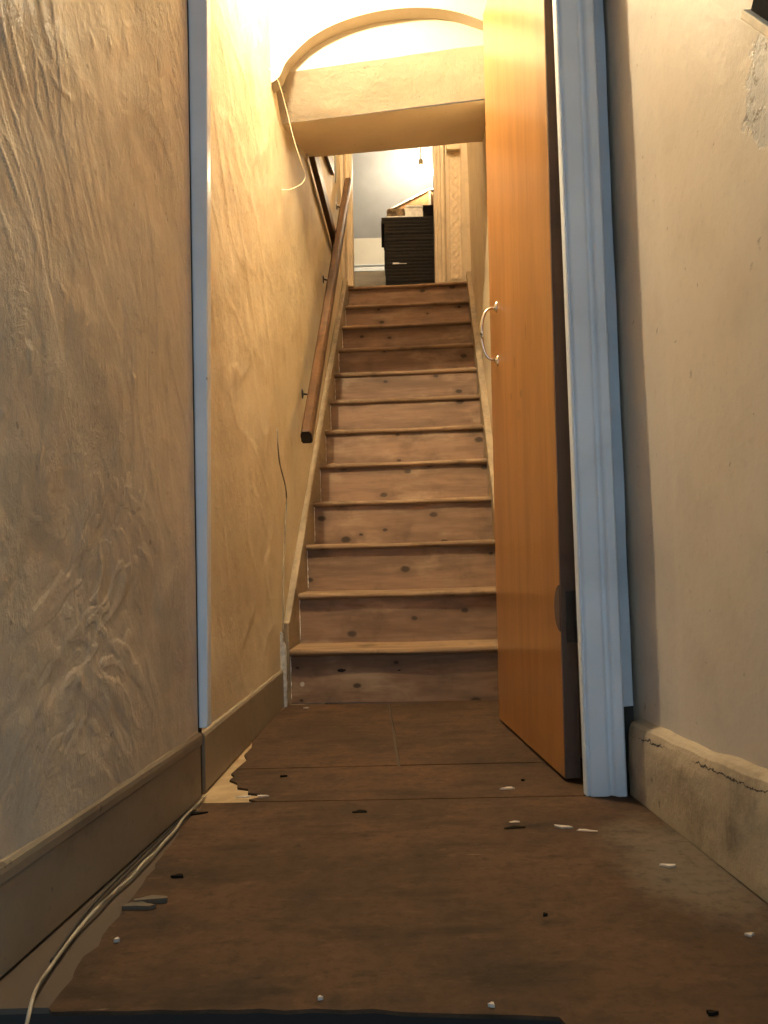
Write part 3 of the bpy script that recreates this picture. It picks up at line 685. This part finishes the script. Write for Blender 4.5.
# ---------------------------------------------------------------- wires, cable
def smooth3(p, k=6):
    out = []
    for i in range(len(p) - 1):
        p0, p1, p2, p3 = [Vector(q) for q in (p[max(i - 1, 0)], p[i], p[i + 1], p[min(i + 2, len(p) - 1)])]
        for j in range(k):
            t = j / k; out.append(.5 * ((2 * p1) + (-p0 + p2) * t + (2 * p0 - 5 * p1 + 4 * p2 - p3) * t * t + (-p0 + 3 * p1 - 3 * p2 + p3) * t ** 3))
    return out + [Vector(p[-1])]
w = [(-.385, 2.99, 2.365), (-.356, 3.02, 2.34), (-.336, 3.10, 2.28), (-.318, 3.16, 2.20), (-.300, 3.20, 2.14), (-.287, 3.24, 2.105), (-.280, 3.27, 2.09), (-.295, 3.28, 2.06), (-.345, 3.29, 2.04), (-.383, 3.30, 2.045)]
tag(obj('hanging_wire', MB().tube(smooth3(w), .0016, 8), M['wire'], smooth=True), 'thin cream wire looping down from the left end of the arch', 'wire')
w = [(XL(3.02) + .006, 3.02, 1.02), (XL(3.05) + .008, 3.05, .9), (XW(3.2) + .008, 3.20, .80), (XW(3.16) + .008, 3.16, .66), (XW(3.12) + .006, 3.12, .50), (XL(3.07) + .008, 3.07, .36), (XL(3.05) + .008, 3.05, .27)]
tag(obj('wall_cable', MB().tube(smooth3(w), .0028, 8), M['cable'], smooth=True), 'thin cable running down the wall corner beside the lowest steps', 'cable')
cab = [(-.424, 1.915), (-.428, 1.85), (-.43, 1.749), (-.432, 1.69), (-.437, 1.612), (-.436, 1.56), (-.441, 1.50), (-.446, 1.441), (-.452, 1.395), (-.455, 1.37), (-.458, 1.315), (-.462, 1.25), (-.461, 1.18), (-.459, 1.13), (-.450, 1.071), (-.437, 1.015), (-.43, .97)]
cz = [(x - .002 + .001 * math.sin(i * 2.1), y, .0045 + (.004 if i % 4 == 2 else 0) if i < 15 else (.004 if i == 15 else -.03)) for i, (x, y) in enumerate(cab)]
tag(obj('floor_cable', MB().tube(smooth3(cz), .0025, 8), M['cable'], smooth=True), 'dirty white cable trailing along the floor at the foot of the left wall', 'cable')
cz = [(XL(1.9) + .010, 1.90, .004), (XL(1.7) + .012, 1.70, .004), (XL(1.5) + .016, 1.50, .005), (XL(1.35) + .022, 1.35, .004), (XL(1.25) + .034, 1.25, .004), (XL(1.15) + .05, 1.15, .004)]
tag(obj('floor_cable', MB().tube(smooth3(cz), .0022, 8), M['iron'], smooth=True), 'thin dark cable lying beside the white one along the left skirting', 'cable')

# ---------------------------------------------------------------- bits on the floor
def flake(x, y, l, w, a, label, mat='flake', h=.003, cat='paint flake', name='paint_flake', group='bits of debris on the passage floor'):
    n = 8; pts = []
    for i in range(n):
        t = 2 * PI * i / n; r = 1 + .35 * math.sin(i * 2.3 + x * 40); px, py = math.cos(t) * l * r / 2, math.sin(t) * w * r / 2
        pts.append((x + px * math.cos(a) - py * math.sin(a), y + px * math.sin(a) + py * math.cos(a), .0003))
    o = obj(name, MB().prism(pts, (0, 0, h)), M[mat], origin=(x, y, 0))
    return tag(o, label, cat, group)
flake(.466, 1.436, .026, .010, -.2, 'white sliver of paint lying near the foot of the right wall')
flake(.331, 1.650, .034, .012, -.35, 'white paint scrape in front of the door frame, left of the two')
flake(.372, 1.627, .036, .010, -.3, 'white paint scrape in front of the door frame, right of the two', h=.0015)
flake(.266, 1.926, .030, .012, .2, 'pale flake beside the bottom of the open door')
flake(.245, 1.69, .022, .008, .1, 'small pale flake on the front board seam, mid floor right', h=.0015)
flake(.490, 1.177, .012, .007, .2, 'small beige crumb near the right wall in the foreground')
flake(-.397, 1.211, .008, .007, 0, 'tiny white crumb beside the floor cable on the left', h=.005)
flake(-.094, 1.041, .006, .005, 0, 'tiny pale crumb at the ragged front edge, left of centre', h=.004)
flake(.112, 1.015, .007, .006, 0, 'tiny pale crumb at the ragged front edge, right of centre', h=.004)
flake(-.335, 1.915, .030, .010, .1, 'pale paint flake at the broken board corner, nearest the wall')
flake(-.295, 1.917, .026, .009, -.1, 'pale paint flake at the broken board corner, farther from the wall')
flake(-.300, 3.02, .018, .010, .4, 'small pale flake at the foot of the bottom riser', h=.004)
flake(-.385, 1.344, .055, .016, .15, 'grey brown splinter of wood left of the floor centre', 'splinter', .008, 'splinter', 'wood_splinter')
flake(-.400, 1.325, .050, .018, -.1, 'broken splinter lying against the other splinter, nearer the cable', 'splinter', .006, 'splinter', 'wood_splinter')
flake(-.369, 1.447, .020, .010, .1, 'dark crumb of wood behind the splinters', 'stone', .004, 'crumb', 'wood_crumb')
flake(-.268, 2.084, .016, .009, .1, 'black crumb on the narrow cross board at left', 'stone', .004, 'crumb', 'wood_crumb')
flake(-.068, 1.784, .032, .016, .1, 'dark flat scab on the front board behind its centre', 'stone', .002, 'crumb', 'wood_crumb')
flake(.24, 1.655, .045, .014, .1, 'dark flat scab left of the white paint scrapes', 'stone', .0015, 'crumb', 'wood_crumb')
flake(.222, 1.257, .007, .006, 0, 'small black crumb at the centre right of the front board', 'stone', .004, 'crumb', 'wood_crumb')
flake(.362, .985, .012, .007, 0, 'small dark crumb at the near right of the front board', 'stone', .004, 'crumb', 'wood_crumb')
flake(.311, 1.989, .008, .008, 0, 'small black crumb by the door bottom', 'stone', .004, 'crumb', 'wood_crumb')
flake(-.415, 1.80, .034, .014, .3, 'dark flattened crumb in the corner by the left post', 'stone', .003, 'crumb', 'wood_crumb')

# ---------------------------------------------------------------- black box with a cream lip, high on the right wall
bx = empty('wall_box', (.59, 1.19, 1.34)); tag(bx, 'black box with a cream lower edge high on the right wall', 'box')
def rot(y, z, a, c=(1.224, 1.344)): dy, dz = y, z; return (c[0] + dy * math.cos(a) - dz * math.sin(a), c[1] + dy * math.sin(a) + dz * math.cos(a))
def tilt(y0, y1, z0, z1, x0, x1, a=.80):
    P = [rot(y0, z0, a), rot(y1, z0, a), rot(y1, z1, a), rot(y0, z1, a)]
    return MB().prism([(x0, p[0], p[1]) for p in P], (x1 - x0, 0, 0))
obj('case', tilt(-.16, -.002, .010, .12, .576, .606), M['black'], bx, bevel=.003)
obj('lower_edge', tilt(-.164, .004, -.001, .012, .566, .606), M['lip'], bx, bevel=.002)['label'] = 'cream lower edge'

# ---------------------------------------------------------------- lamps
def pendant(name, c, top, mat, label):
    e = tag(empty(name, (c[0], c[1], top)), label, 'lamp')
    obj('flex', MB().tube([(c[0], c[1], top), (c[0], c[1], c[2] + .09)], .004, 8), M['wire'], e)
    obj('lamp_holder', MB().lathe([(.010, .10), (.018, .09), (.018, .055), (.015, .04)], c, 16), M['brass'], e)
    prof = [(.014, .045), (.016, .030), (.026, .012), (.034, -.008), (.034, -.022), (.026, -.038), (.012, -.047), (.002, -.049)]
    obj('bulb', MB().lathe(prof, c, 16), mat, e, smooth=True)
    obj('ceiling_rose', MB().lathe([(.004, -.03), (.03, -.014), (.035, 0)], (c[0], c[1], top), 18), M['ceiling'], e)
    return e
pendant('pendant_bulb', (-.29, 2.44, 2.79), 3.05, M['glow_low'], 'bare bulb hanging just inside the doorway, above the frame')
pendant('pendant_bulb', (.400, 6.98, 3.86), 4.36, M['glow_high'], 'bare bulb glowing under the sloping ceiling of the upper room')
pendant('pendant_bulb', (.20, 4.30, 4.3), 5.0, M['glow_well'], 'bare bulb hanging over the stairwell behind the bulkhead')

# ---------------------------------------------------------------- daylight from the open end behind the camera
w = bpy.data.worlds.new('world'); bpy.context.scene.world = w; w.use_nodes = True
bg = w.node_tree.nodes['Background']; bg.inputs[0].default_value = (.50, .70, .88, 1); bg.inputs[1].default_value = 1.9

# ---------------------------------------------------------------- camera
cam = bpy.data.cameras.new('camera'); co = bpy.data.objects.new('camera', cam); C.objects.link(co)
cam.sensor_fit = 'VERTICAL'; cam.sensor_height = 36; cam.lens = 828 / 1024 * 36; cam.clip_start = .02
from mathutils import Matrix
co.matrix_world = Matrix.Translation(Vector((0, 0, .5371)) * S) @ Matrix.Rotation(PI / 2 + .0544, 4, 'X') @ Matrix.Rotation(-.0273, 4, 'Z')
sc = bpy.context.scene; sc.camera = co
sc.view_settings.view_transform = 'Standard'; sc.view_settings.look = 'None'; sc.view_settings.gamma = 1; sc.view_settings.exposure = 0
sc.view_settings.use_curve_mapping = False
sc.cycles.use_denoising = True; sc.cycles.max_bounces = 10; sc.cycles.diffuse_bounces = 6
